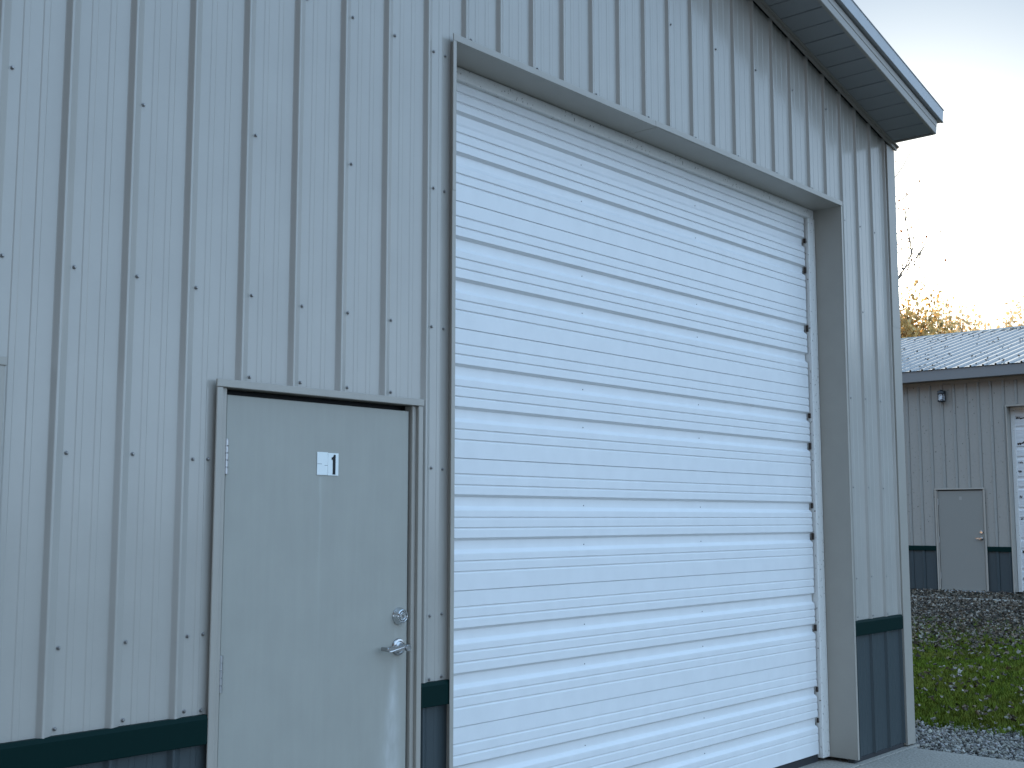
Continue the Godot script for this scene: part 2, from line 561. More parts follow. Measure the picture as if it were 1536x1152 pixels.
var tips: Array = []
func limb(st: SurfaceTool, r: RandomNumberGenerator, p: Vector3, d: Vector3, length: float, rad: float, depth: int, spread: float) -> void:
	var segs := 4
	var q := p
	var dir := d
	for k in segs:
		var ra := rad * (1.0 - 0.13 * k)
		var nd := (dir + Vector3(r.randf_range(-1, 1), r.randf_range(-0.5, 0.9), r.randf_range(-1, 1)) * 0.16).normalized()
		var nq := q + nd * length / segs
		tube(st, q, nq, ra, rad * (1.0 - 0.13 * (k + 1)), 7 if depth > 2 else 4)
		if depth > 0 and k > 0:
			for j in (2 if depth > 1 else 1):
				var side := nd.cross(Vector3(r.randf_range(-1, 1), r.randf_range(-1, 1), r.randf_range(-1, 1))).normalized()
				var bd := (nd * 0.75 + side * spread + Vector3(0, 0.12, 0)).normalized()
				limb(st, r, nq, bd, length * r.randf_range(0.5, 0.72), rad * 0.6, depth - 1, spread)
		q = nq
		dir = nd
	if depth == 0:
		tips.append(q)
		tips.append(p.lerp(q, 0.5))

func tree(called: String, label: String, base: Vector3, height: float, depth: int, spread: float, leaf: Mesh, per_tip: int, puff: float, lm: Material, tones: Array, seed_value: int, bark: Material, thick: float, lean := Vector3.ZERO) -> Node3D:
	var o := holder(called, self, base)
	tag(o, label, "tree")
	var r := RandomNumberGenerator.new()
	r.seed = seed_value
	tips = []
	var st := mb()
	limb(mb(), r, Vector3.ZERO, (Vector3.UP + lean).normalized(), 5.0, 0.14, depth, spread)
	var high := 0.1
	for t in tips: high = maxf(high, t.y)
	r.seed = seed_value
	tips = []
	limb(st, r, Vector3.ZERO, (Vector3.UP + lean).normalized(), 5.0 * height / high, thick * height / high, depth, spread)
	put("trunk", st, bark, o)
	var xf := []
	var cols := []
	for t in tips:
		var keep := r.randf()
		for k in per_tip:
			if keep < 0.12: continue
			var off := Vector3(r.randfn(), r.randfn(), r.randfn()) * puff
			var bs := Basis.from_euler(Vector3(r.randf() * TAU, r.randf() * TAU, r.randf() * TAU)).scaled(Vector3.ONE * r.randf_range(0.6, 1.3))
			xf.append(Transform3D(bs, t + off))
			var c: Color = tones[r.randi() % tones.size()]
			cols.append(c * r.randf_range(0.7, 1.2))
	if xf.size():
		var cr := scatter("crown", o, leaf, lm, xf, cols)
		cr.set_meta("kind", "stuff")
	return o

# ------------------------------------------------------------------ ground shape
func ground_y(x: float, z: float) -> float:
	var t := clampf((x - 7.5) / 12.0, 0.0, 1.0)
	return -0.035 + 0.145 * t * t * (3.0 - 2.0 * t) + 0.012 * sin(x * 1.7 + z) * clampf(x - 7.0, 0, 1) * clampf((19.0 - x) / 2.0, 0, 1)

func _ready() -> void:
	rng.seed = 20240
	# ---------------- camera
	var cam := Camera3D.new()
	cam.name = "camera"
	cam.position = Vector3(-1.81808, 1.54135, 3.50640)
	cam.rotation = Vector3(0.112197, -0.8486246, -0.000277)
	cam.fov = 35.691
	cam.near = 0.05
	cam.far = 1200.0
	add_child(cam)
	cam.current = true
	# ---------------- sky
	var sun_dir := Vector3(0.899, 0.196, -0.392).normalized()
	var W := 1024
	var H := 512
	var im := Image.create(W, H, false, Image.FORMAT_RGBF)
	for j in H:
		var el := PI / 2 - PI * (j + 0.5) / H
		for i in W:
			var az := TAU * (i + 0.5) / W                       # 0 looks along -z, positive towards +x
			var dir := Vector3(sin(az) * cos(el), sin(el), -cos(az) * cos(el))
			var up := maxf(dir.y, 0.0)
			var cs := dir.dot(sun_dir)
			var g := rad_to_deg(acos(clampf(cs, -1, 1)))
			var away := smoothstep(0.95, 0.30, cs)             # deeper and bluer away from the sun
			var top := Vector3(0.115, 0.22, 0.365).lerp(Vector3(0.58, 0.94, 1.42), away)
			var low := Vector3(1.08, 1.06, 0.98).lerp(Vector3(1.11, 1.46, 1.89), away)
			var c := top.lerp(low, pow(1.0 - up, lerpf(5.0, 2.6, away)))
			var glow := 2.6 * exp(-g / 4.2) + 0.85 * exp(-g / 26.0) * exp(-up * 4.0) + 8.0 * exp(-g * g / 3.0)
			c += Vector3(1.0, 0.92, 0.72) * glow
			if dir.y < 0.0:
				c = c.lerp(Vector3(0.16, 0.16, 0.15), clampf(-dir.y * 12.0, 0, 1))
			im.set_pixel(i, j, Color(c.x, c.y, c.z))
	var pan := PanoramaSkyMaterial.new()
	pan.panorama = ImageTexture.create_from_image(im)
	var sky := Sky.new()
	sky.sky_material = pan
	var env := Environment.new()
	env.background_mode = Environment.BG_SKY
	env.sky = sky
	env.tonemap_mode = Environment.TONE_MAPPER_LINEAR
	env.tonemap_exposure = 1.5
	env.sdfgi_enabled = true
	env.ssao_enabled = true
	env.ssil_enabled = true
	var we := WorldEnvironment.new()
	we.name = "world_environment"
	we.environment = env
	add_child(we)
	# ---------------- sun
	var sun := DirectionalLight3D.new()
	sun.name = "sun"
	sun.light_energy = 1.5
	sun.light_color = Color(1.0, 0.80, 0.58)
	sun.light_angular_distance = 0.5
	sun.shadow_enabled = true
	add_child(sun)
	sun.look_at_from_position(sun_dir * 50.0, Vector3.ZERO, Vector3.UP)

	materials()
	build_ground()
	var front := front_building()
	var far_b := far_building()
	build_lamp(far_b)
	build_trees()
	build_litter()

# ------------------------------------------------------------------ materials
func materials() -> void:
	var dust := noise_tex(0.012, 3, 0.965, 1.0, 5)
	var wave := noise_tex(0.006, 8, 0, 1, 2, 512, true, 1.2)
	var m := mat(lin(0.40, 0.375, 0.335), 0.22, 0.0, 0.4)
	m.albedo_texture = dust
	m.normal_enabled = true
	m.normal_texture = wave
	m.normal_scale = 0.35
	m.clearcoat_enabled = true
	m.clearcoat = 0.3
	m.clearcoat_roughness = 0.12
	tri_map(m, 0.45)
	M.wall = m
	m = mat(lin(0.30, 0.285, 0.255), 0.4)                         # far shed: siding colour darkened to stand in for shade, with dirt specks
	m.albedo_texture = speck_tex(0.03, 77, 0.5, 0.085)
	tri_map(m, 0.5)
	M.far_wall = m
	m = mat(lin(0.36, 0.33, 0.285), 0.38)
	m.albedo_texture = dust
	tri_map(m, 0.8)
	M.wall_trim = m
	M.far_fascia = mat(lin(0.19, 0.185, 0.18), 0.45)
	M.frame = m
	m = mat(lin(0.047, 0.060, 0.064), 0.45, 0.0, 0.35)
	M.wainscot = m
	m = mat(lin(0.0008, 0.0145, 0.0130), 0.55, 0.0, 0.2)
	M.green = m
	m = mat(lin(0.745, 0.745, 0.74), 0.42)
	m.albedo_texture = noise_tex(0.02, 21, 0.975, 1.0, 5)
	tri_map(m, 0.6)
	M.white_door = m
	m = mat(lin(0.76, 0.74, 0.70), 0.45)
	m.albedo_texture = speck_tex(0.035, 22, 0.5, 0.13)
	tri_map(m, 1.0)
	M.white_trim = m
	m = mat(lin(0.325, 0.315, 0.275), 0.5)
	m.albedo_texture = noise_tex(0.02, 31, 0.92, 1.0, 5)
	tri_map(m, 0.8)
	M.door_plain = m
	M.door_plain_skin = m
	M.door_streaked = streaked_door()
	M.black = mat(lin(0.006, 0.006, 0.007), 0.7)
	M.mark = mat(lin(0.06, 0.07, 0.08), 0.7)
	M.rubber = mat(lin(0.02, 0.02, 0.022), 0.8)
	M.plate = mat(lin(0.72, 0.75, 0.73), 0.35)
	M.rust_dark = mat(lin(0.035, 0.022, 0.015), 0.85)
	M.screw = mat(lin(0.26, 0.25, 0.24), 0.33, 0.6)
	M.galvanised = mat(lin(0.4, 0.41, 0.42), 0.4, 0.9)
	M.chrome = mat(lin(0.62, 0.63, 0.64), 0.22, 1.0)
	M.chrome_dark = mat(lin(0.42, 0.42, 0.42), 0.26, 1.0)
	M.chrome_dull = mat(lin(0.42, 0.42, 0.42), 0.35, 1.0)
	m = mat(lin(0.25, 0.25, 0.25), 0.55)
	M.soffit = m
	m = mat(lin(0.30, 0.27, 0.235), 0.42)
	M.fascia = m
	m = mat(lin(0.40, 0.40, 0.40), 0.35)
	m.albedo_texture = dust
	tri_map(m, 0.8)
	M.rake = m
	m = mat(lin(0.26, 0.26, 0.255), 0.07, 0.12, 0.9)
	m.clearcoat_enabled = true
	m.clearcoat = 1.0
	m.clearcoat_roughness = 0.06
	m.albedo_texture = noise_tex(0.03, 41, 0.7, 1.0, 5)
	tri_map(m, 0.5)
	M.roof = m
	m = mat(lin(0.42, 0.385, 0.33), 0.85)
	m.albedo_texture = noise_tex(0.05, 51, 0.68, 1.0, 6, 1024)
	m.normal_enabled = true
	m.normal_texture = noise_tex(0.2, 52, 0, 1, 3, 512, true, 3.0)
	m.normal_scale = 0.5
	tri_map(m, 0.9)
	M.concrete = m
	m = mat(Color.WHITE, 0.95, 0.0, 0.2)
	m.vertex_color_use_as_albedo = true
	m.albedo_texture = noise_tex(0.03, 61, 0.45, 1.0, 6, 1024)
	tri_map(m, 0.6)
	M.soil = m
	m = mat(Color.WHITE, 0.85, 0.0, 0.3)
	m.vertex_color_use_as_albedo = true
	M.copies = m
	m = mat(Color.WHITE, 0.75, 0.0, 0.35)
	m.vertex_color_use_as_albedo = true
	M.stone = m
	m = mat(Color.WHITE, 0.7, 0.0, 0.3)
	m.vertex_color_use_as_albedo = true
	m.backlight_enabled = true
	m.backlight = Color(1.0, 0.96, 0.85)
	M.leaf_lit = m
	M.bark = mat(lin(0.10, 0.075, 0.055), 0.9)
	M.bark_pale = mat(lin(0.26, 0.2, 0.15), 0.9)  # lightened bark: the glare around thin branches is put into its colour
	var gl := mat(Color(0.95, 0.97, 1.0, 0.25), 0.05)
	gl.transparency = BaseMaterial3D.TRANSPARENCY_ALPHA
	M.glass = gl
	M.bulb = mat(lin(0.8, 0.8, 0.78), 0.4)
	M.lamp_black = mat(lin(0.015, 0.016, 0.018), 0.45)

func streaked_door() -> StandardMaterial3D:
	# dull paint with mineral runs below the number plate and the locks
	var W := 512
	var H := 1024
	var im := Image.create(W, H, false, Image.FORMAT_RGB8)
	var n := FastNoiseLite.new()
	n.seed = 5
	n.frequency = 0.008
	n.fractal_octaves = 5
	var v := FastNoiseLite.new()
	v.seed = 9
	v.frequency = 0.03
	v.fractal_octaves = 4
	for j in H:
		var y := 1.976 - 1.954 * (j + 0.5) / H
		for i in W:
			var x := 0.0565 + 0.889 * (i + 0.5) / W
			var k := 1.0 + 0.045 * n.get_noise_2d(i, j) + 0.03 * v.get_noise_2d(i * 1.5, j * 0.12)
			var s := 0.0
			if y < 1.70:                                            # run under the plate
				var wob := 0.004 * n.get_noise_2d(7.0, j * 1.5)
				s += 0.16 * exp(-pow((x - 0.488 - wob) / 0.006, 2.0)) * exp(-(1.70 - y) / 0.35)
				s += 0.05 * exp(-pow((x - 0.497) / 0.016, 2.0)) * exp(-(1.70 - y) / 0.22)
			if y < 1.125:
				s += 0.16 * exp(-pow((x - 0.889 - 0.006 * n.get_noise_2d(3.0, j * 2.0)) / 0.008, 2.0)) * exp(-(1.125 - y) / 0.1) * (0.7 + 0.6 * v.get_noise_2d(i, j))
			if y < 1.0:                                             # broad chalky run under the lever
				var fall := 1.0 - y
				var wd := 0.012 + 0.035 * minf(fall / 0.35, 1.0)
				var e := exp(-pow((x - 0.882 + 0.05 * minf(fall, 0.3)) / wd, 2.0))
				s += 0.66 * e * clampf(fall / 0.12, 0.12, 1.0) * (0.62 + 0.5 * v.get_noise_2d(i * 1.2, j * 0.5))
			var base := Color(0.325, 0.315, 0.275)
			var c := base * k
			c = c.lerp(Color(0.56, 0.56, 0.54), clampf(s, 0.0, 0.85))
			im.set_pixel(i, j, Color(c.r, c.g, c.b).linear_to_srgb())
	var m := mat(Color.WHITE, 0.5)
	m.albedo_texture = ImageTexture.create_from_image(im)
	return m

# ------------------------------------------------------------------ setting
func build_ground() -> void:
	# one sheet to the horizon, fine near the buildings
	var st := mb()
	var xs := [-400.0, -120.0, -40.0, -16.0, -8.0, 0.0, 5.5]
	for k in 66: xs.append(6.0 + k * 0.25)
	xs.append_array([22.6, 24.0, 30.0, 45.0, 80.0, 200.0, 500.0])
	var zs := [-400.0, -120.0, -50.0, -25.0, -16.0]
	for k in 45: zs.append(-12.0 + k * 0.4)
	zs.append_array([6.5, 9.0, 16.0, 40.0, 120.0, 400.0])
	var n := FastNoiseLite.new()
	n.seed = 14
	n.frequency = 0.5
	for i in xs.size() - 1:
		for j in zs.size() - 1:
			var q := [Vector2(xs[i], zs[j + 1]), Vector2(xs[i + 1], zs[j + 1]), Vector2(xs[i + 1], zs[j]), Vector2(xs[i], zs[j])]
			var v := []
			var cl := []
			for p in q:
				v.append(Vector3(p.x, ground_y(p.x, p.y), p.y))
				var t := smoothstep(10.0, 13.5, p.x + n.get_noise_2d(p.x, p.y) * 2.2)
				var c := Color(0.040, 0.065, 0.012).lerp(Color(0.06, 0.055, 0.04), t)
				if p.x < 7.5: c = Color(0.16, 0.15, 0.14)
				if p.x > 26.0: c = Color(0.05, 0.06, 0.025)
				cl.append(c)
			for k in [0, 2, 1, 0, 3, 2]:
				st.set_color(cl[k])
				st.set_normal(Vector3.UP)
				st.add_vertex(v[k])
	var g := put("ground", st, M.soil, self)
	tag(g, "grassy ground sloping up gently between the two sheds", "ground", "", "structure")
	# concrete apron in front of the doors, with a joint at the wall line
	var x := -7.6
	for k in 5:
		st = mb()
		var x1 := [-5.6, -3.2, -0.2, 1.75, 6.205][k] as float
		box(st, Vector3(x + 0.004, -0.16, 0.058), Vector3(x1 - 0.004, 0.0, 7.5), 0.006)
		var o := put("concrete_apron", st, M.concrete, self)
		tag(o, ["", "", "", "", "pale concrete apron slab before the white overhead door"][k], "", "", "structure")
		x = x1
	st = mb()
	box(st, Vector3(1.775, -0.16, -1.5), Vector3(5.408, 0.004, 0.05), 0.005)
	var o := put("door_slab", st, M.concrete, self)
	tag(o, "concrete slab under the white overhead door", "", "", "structure")
	st = mb()
	for e in [[-3.5, 1.766], [5.418, 6.335]]:
		box(st, Vector3(e[0], -0.2, -0.3), Vector3(e[1], 0.0015, 0.05), 0.004)
	o = put("foundation", st, M.concrete, self)
	tag(o, "concrete footing under the wall", "", "", "structure")
	# low concrete edging in front of the far shed
	st = mb()
	for k in 12:
		var z := -14.0 + k * 1.6
		box(st, Vector3(19.5 + 0.02 * sin(k * 2.1), 0.0, z + 0.006), Vector3(19.66 + 0.02 * sin(k * 2.1), 0.135 + 0.006 * sin(k * 3.7), z + 1.594), 0.012)
	o = put("kerb_edging", st, M.concrete, self)
	tag(o, "low concrete edging crossing the leafy lawn before the far shed", "", "", "structure")

# ------------------------------------------------------------------ near shed
func eave_line(x: float) -> float:
	return 4.667 - 0.2369 * (x - 4.426)

func front_building() -> Node3D:
	var b := holder("storage_shed", self)
	tag(b, "near grey steel storage shed with white overhead door and door numbered 1", "shed")
	var ridge_x := -2.0
	var top := func(x: float) -> float: return (eave_line(x) if x > ridge_x else eave_line(2.0 * ridge_x - x)) - 0.004
	var ox0 := 1.762
	var ox1 := 5.424
	var head := 3.602
	var d0 := 0.588
	var d1 := 1.584
	var e0 := d0 - 1.746
	var e1 := d1 - 1.746
	var left := -10.33
	var holes := [[d0 + 0.0195, d1 - 0.0195, -1.0, 2.004], [e0 + 0.0195, e1 - 0.0195, -1.0, 2.004], [ox0 - 0.003, ox1 + 0.003, -1.0, head + 0.003]]
	clad(b, "wall_panel", M.wall, left, 6.32, 0.882, top, PITCH, holes, -1.0, 6.4)
	var wt := func(_x: float) -> float: return 0.795
	clad(b, "wainscot_panel", M.wainscot, left, 6.2, 0.028, wt, PITCH, holes, -1.0, 6.4, -0.003)
	for s in [[left, e0], [e1, d0], [d1, ox0 - 0.004], [ox1 + 0.0045, 6.188]]:
		band(b, s[0] + 0.002, s[1] - 0.002)
		base_trim(b, s[0] + 0.002, s[1] - 0.002)
	# doors and trim
	screw(b, 0.576, 0.9)
	var pd := make_person_door(b, d0, true, true)
	pd.set_meta("label", "grey steel door with a number 1 plate, deadbolt and lever handle")
	make_person_door(b, e0, false, false)
	opening_trim(b, ox0, ox1, head, true)
	make_overhead_door(b, ox0, ox1, head, false)
	corner_trim(b, 6.335, 0.012, eave_line(6.335) - 0.008, 2.885)
	# rivets of the door, two columns above the stamped bands
	# screws on the girt lines
	for row in [[4.242, 2], [3.531, 1], [2.93, 2], [2.337, 1], [1.745, 1], [1.152, 1], [0.9, 1]]:
		for i in range(-2, 27):
			if row[1] == 2 and posmod(i, 2) == 0: continue
			var x: float = i * PITCH + 0.055 + rng.randf_range(-0.004, 0.004)
			var y: float = row[0] + rng.randf_range(-0.006, 0.006)
			if y > eave_line(x) - 0.06 or x > 6.1: continue
			var blocked := false
			for h in holes:
				if x > h[0] - 0.02 and x < h[1] + 0.02 and y < h[3] + 0.02: blocked = true
			if not blocked: screw(b, x, y)
		if row[0] < 3.55:
			screw(b, 1.7235, row[0], 0.0)
			if row[0] < 1.9 and row[0] > 1.0: screw(b, 0.576, row[0], 0.0)
	for i in range(2, 7): if i > 2: screw(b, i * PITCH + 0.055, 2.044)
	for i in range(8, 24, 2): screw(b, i * PITCH + 0.057, head + 0.052)
	# ---- gable overhang
	var dir := Vector3(1, -0.2369, 0).normalized()
	var nrm := Vector3(0.2369, 1, 0).normalized()
	var basis := Basis(dir, nrm, Vector3(0, 0, 1))
	var end := Vector3(6.262, eave_line(6.262), 0)
	var frame := Transform3D(basis, end)                           # local x runs down the slope, y out of the roof
	var st := mb()
	# channel along the wall
	prism(st, [Vector3(0.078, -0.026, 0.030), Vector3(0.078, 0.004, 0.030), Vector3(0.078, 0.004, 0.062), Vector3(0.078, -0.003, 0.062), Vector3(0.078, -0.003, 0.046), Vector3(0.078, -0.026, 0.046)], Vector3(-8.5, 0, 0), frame)
	put("frieze_trim", st, M.fascia, b)
	st = mb()                                                      # sheathing behind the gable siding
	prism(st, [Vector3(-2.0, 3.66, -0.045), Vector3(6.318, 3.66, -0.045), Vector3(6.318, eave_line(6.318) + 0.05, -0.045), Vector3(-2.0, eave_line(-2.0) + 0.05, -0.045)], Vector3(0, 0, 0.02))
	put("gable_sheathing", st, M.rubber, b)
	var pw := 0.148 / dir.x
	for k in 44:
		st = mb()
		var xa := -k * pw - 0.012
		box(st, Vector3(xa - pw + 0.003, 0.0 + 0.0008 * (k % 2), 0.05), Vector3(xa - 0.003, 0.016, 0.347), 0.003, frame)
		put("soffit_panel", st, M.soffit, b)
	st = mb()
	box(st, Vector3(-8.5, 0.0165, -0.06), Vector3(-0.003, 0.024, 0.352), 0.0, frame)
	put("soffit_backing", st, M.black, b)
	# sub-fascia: two folded faces
	st = mb()
	prism(st, [Vector3(0.0, -0.008, 0.345), Vector3(0.0, -0.008, 0.362), Vector3(0.0, -0.004, 0.366), Vector3(0.0, 0.044, 0.366), Vector3(0.0, 0.048, 0.361), Vector3(0.0, 0.052, 0.366), Vector3(0.0, 0.093, 0.366), Vector3(0.0, 0.098, 0.360), Vector3(0.0, 0.098, 0.345)], Vector3(-8.5, 0, 0), frame)
	box(st, Vector3(-0.012, -0.0075, 0.04), Vector3(0.004, 0.096, 0.345), 0.002, frame)
	box(st, Vector3(0.0042, -0.006, -0.3), Vector3(0.077, 0.096, 0.029), 0.002, frame)
	put("fascia", st, M.fascia, b)
	st = mb()
	box(st, Vector3(-8.5, 0.0985, 0.3), Vector3(0.0, 0.112, 0.352), 0.0, frame)
	put("drip_gap", st, M.black, b)
	st = mb()
	box(st, Vector3(-8.5, 0.108, 0.33), Vector3(0.055, 0.204, 0.386), 0.004, frame)
	box(st, Vector3(-8.5, 0.105, 0.372), Vector3(0.055, 0.1135, 0.392), 0.002, frame)
	box(st, Vector3(-8.5, 0.2, 0.2), Vector3(0.055, 0.2085, 0.391), 0.003, frame)
	put("rake_trim", st, M.rake, b)
	# roof sheets, both slopes
	st = mb()
	var ridge := Vector3(ridge_x, eave_line(ridge_x) + 0.205, 0)
	for s in [1.0, -1.0]:
		var prof := []
		var z := 0.33
		while z > -14.0:
			for p in [[0.0, 0.0], [0.012, 0.019], [0.034, 0.019], [0.046, 0.0]]:
				prof.append(ridge + Vector3(0, p[1], z - p[0]))
			z -= PITCH
		if s > 0:
			prof.reverse()
		sweep(st, prof, Vector3(8.36, -0.2369 * 8.36, 0) * Vector3(s, 1, 1))
	put("roof", st, M.roof, b)
	# other walls, closed and out of view
	st = mb()
	box(st, Vector3(6.2, 0.0, -14.0), Vector3(6.3, 4.41, -0.02), 0.0)
	box(st, Vector3(left, 0.0, -14.0), Vector3(left + 0.1, 4.40, -0.02), 0.0)
	box(st, Vector3(left + 0.1, 0.0, -14.0), Vector3(6.2, 4.2, -13.9), 0.0)
	put("side_wall", st, M.wall, b)
	return b

# ------------------------------------------------------------------ far shed
func far_building() -> Node3D:
	var b := holder("lawn_shed", self, Vector3(21.83, 0.11, 0))
	b.rotation.y = -PI / 2
	tag(b, "smaller looking grey steel shed beyond the lawn, leaves on its roof", "shed")
	var pitch := 0.2425
	var x0 := -16.0
	var x1 := 12.0
	var top := func(_x: float) -> float: return 4.22
	var d0 := -6.012
	var ox0 := -4.528
	var ox1 := -0.87
	var head := 3.585
	var holes := [[d0 + 0.0195, d0 + 0.9765, -1.0, 2.004], [ox0 - 0.003, ox1 + 0.003, -1.0, head + 0.003]]
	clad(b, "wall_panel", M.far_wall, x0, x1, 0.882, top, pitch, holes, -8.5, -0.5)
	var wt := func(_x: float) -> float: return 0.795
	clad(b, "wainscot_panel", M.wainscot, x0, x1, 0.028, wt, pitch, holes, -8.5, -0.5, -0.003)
	for s in [[x0, d0], [d0 + 0.996, ox0 - 0.004], [ox1 + 0.0045, x1]]:
		band(b, s[0] + 0.002, s[1] - 0.002)
		base_trim(b, s[0] + 0.002, s[1] - 0.002)
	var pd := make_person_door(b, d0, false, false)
	M.far_door = mat(lin(0.225, 0.215, 0.19), 0.5)  # door colour darkened too, carrying the shade on the far shed
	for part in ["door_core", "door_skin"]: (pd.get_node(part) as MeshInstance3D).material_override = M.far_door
	var st := mb()                                                 # faint unpainted patch where a number plate was
	box(st, Vector3(0.48, 1.79, 0.0003), Vector3(0.535, 1.86, 0.0014))
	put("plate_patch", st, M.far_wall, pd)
	opening_trim(b, ox0, ox1, head, false)
	make_overhead_door(b, ox0, ox1, head, true)
	for y in [4.0, 2.9, 2.337, 1.745, 1.152]:
		for i in range(-33, -18):
			var x: float = i * pitch + 0.058
			if (x > d0 - 0.03 and x < d0 + 1.02 and y < 2.05) or x > ox0 - 0.06: continue
			screw(b, x, y)
	# eaves
	st = mb()
	box(st, Vector3(x0 - 0.2, 4.172, -0.02), Vector3(x1 + 0.2, 4.184, 0.292), 0.002)
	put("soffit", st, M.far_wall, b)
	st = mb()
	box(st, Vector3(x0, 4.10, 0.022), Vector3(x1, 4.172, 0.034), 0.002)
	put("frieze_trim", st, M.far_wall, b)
	var x := x0 - 0.2
	while x < x1:
		var xe := minf(x + 3.05, x1 + 0.2)
		st = mb()
		box(st, Vector3(x + 0.0015, 4.165, 0.29), Vector3(xe - 0.0015, 4.372, 0.31), 0.004)
		box(st, Vector3(x + 0.0015, 4.165, 0.245), Vector3(xe - 0.0015, 4.17, 0.29))
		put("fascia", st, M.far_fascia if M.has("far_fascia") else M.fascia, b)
		x = xe
	# roof sheets, each with four ribs, running up to the ridge
	var run := 7.0
	var up := Vector3(0, 0.25 * run, -run)
	var k0 := int(floor(x0 / (pitch * 4)))
	var k1 := int(ceil(x1 / (pitch * 4)))
	var wide := mb()
	for k in range(k0, k1):
		var a := k * pitch * 4
		var alone := a > -16.0 and a < 0.5
		st = mb() if alone else wide
		var prof := []
		for i in 5:
			var rx := a + i * pitch
			var lift := 0.0015 if i == 4 else 0.0
			for p in [[0.0, 0.0], [0.006, 0.032], [0.034, 0.032], [0.042, 0.0]]:
				prof.append(Vector3(rx + p[0], 4.382 + p[1] + lift, 0.335))
			if i < 4:
				for f in [0.43, 0.72]:
					prof.append_array([Vector3(rx + pitch * f - 0.012, 4.382, 0.335), Vector3(rx + pitch * f, 4.385, 0.335), Vector3(rx + pitch * f + 0.012, 4.382, 0.335)])
		sweep(st, prof, up)
		if alone: put("roof_panel", st, M.roof, b)
	put("roof_panel", wide, M.roof, b)
	st = mb()
	box(st, Vector3(x0 - 0.2, 4.32, 0.30), Vector3(x1 + 0.2, 4.381, 0.305), 0.0)
	put("eave_closure", st, M.rubber, b)
	st = mb()
	var rz := 0.335 - run
	var ry := 4.382 + 0.25 * run
	prism(st, [Vector3(x0 - 0.2, ry - 0.03, rz + 0.2), Vector3(x0 - 0.2, ry + 0.045, rz), Vector3(x0 - 0.2, ry - 0.03, rz - 0.2), Vector3(x0 - 0.2, ry - 0.05, rz - 0.2), Vector3(x0 - 0.2, ry - 0.05, rz + 0.2)], Vector3(x1 - x0 + 0.4, 0, 0))
	put("ridge_cap", st, M.fascia, b)
	st = mb()
	sweep(st, [Vector3(x0 - 0.2, ry, rz), Vector3(x1 + 0.2, ry, rz)], Vector3(0, -1.75, -7.0))
	put("roof_back", st, M.roof, b)
	st = mb()
	for e in [x0, x1 - 0.08]:
		prism(st, [Vector3(e, 0, -0.02), Vector3(e, 4.25, -0.02), Vector3(e, ry - 0.07, rz), Vector3(e, 4.25, -13.3), Vector3(e, 0, -13.3)], Vector3(0.08, 0, 0))
	box(st, Vector3(x0 + 0.08, 0, -13.3), Vector3(x1 - 0.08, 4.3, -13.2))
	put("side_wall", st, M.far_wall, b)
	return b

func build_lamp(far_b: Node3D) -> void:
	var l := holder("wall_lamp", self, Vector3(21.83, 3.97, -5.762))
	l.rotation.y = -PI / 2
	tag(l, "small black wall lamp with a clear glass jar, unlit, on the far shed", "lamp")
	var st := mb()
	box(st, Vector3(-0.06, -0.07, 0.02), Vector3(0.06, 0.12, 0.04), 0.006)
	box(st, Vector3(-0.03, 0.06, 0.04), Vector3(0.03, 0.1, 0.10), 0.006)
	put("back_plate", st, M.lamp_black, l)
	var up := Transform3D(Basis(Vector3.RIGHT, -PI / 2), Vector3(0, 0, 0.1))
	st = mb()
	lathe(st, [Vector2(0.02, 0.135), Vector2(0.03, 0.12), Vector2(0.072, 0.105), Vector2(0.08, 0.06), Vector2(0.078, 0.045), Vector2(0.0, 0.045)], 20, up)
	put("lamp_cap", st, M.lamp_black, l)
	st = mb()
	lathe(st, [Vector2(0.058, 0.045), Vector2(0.062, 0.02), Vector2(0.062, -0.07), Vector2(0.055, -0.09), Vector2(0.0, -0.095)], 20, up)
	put("glass_jar", st, M.glass, l)
	st = mb()
	lathe(st, [Vector2(0.015, 0.045), Vector2(0.018, 0.02), Vector2(0.036, -0.02), Vector2(0.03, -0.05), Vector2(0.0, -0.062)], 16, up)
	put("bulb", st, M.bulb, l)
	st = mb()
	for k in 4:
		var a := TAU * (k + 0.5) / 4
		box(st, Vector3(0.07 * cos(a) - 0.006, -0.1, 0.1 + 0.07 * sin(a) - 0.006), Vector3(0.07 * cos(a) + 0.006, 0.05, 0.1 + 0.07 * sin(a) + 0.006), 0.002)
	lathe(st, [Vector2(0.076, -0.088), Vector2(0.08, -0.1), Vector2(0.06, -0.112), Vector2(0.02, -0.122), Vector2(0.0, -0.122)], 20, up)
	put("guard", st, M.lamp_black, l)

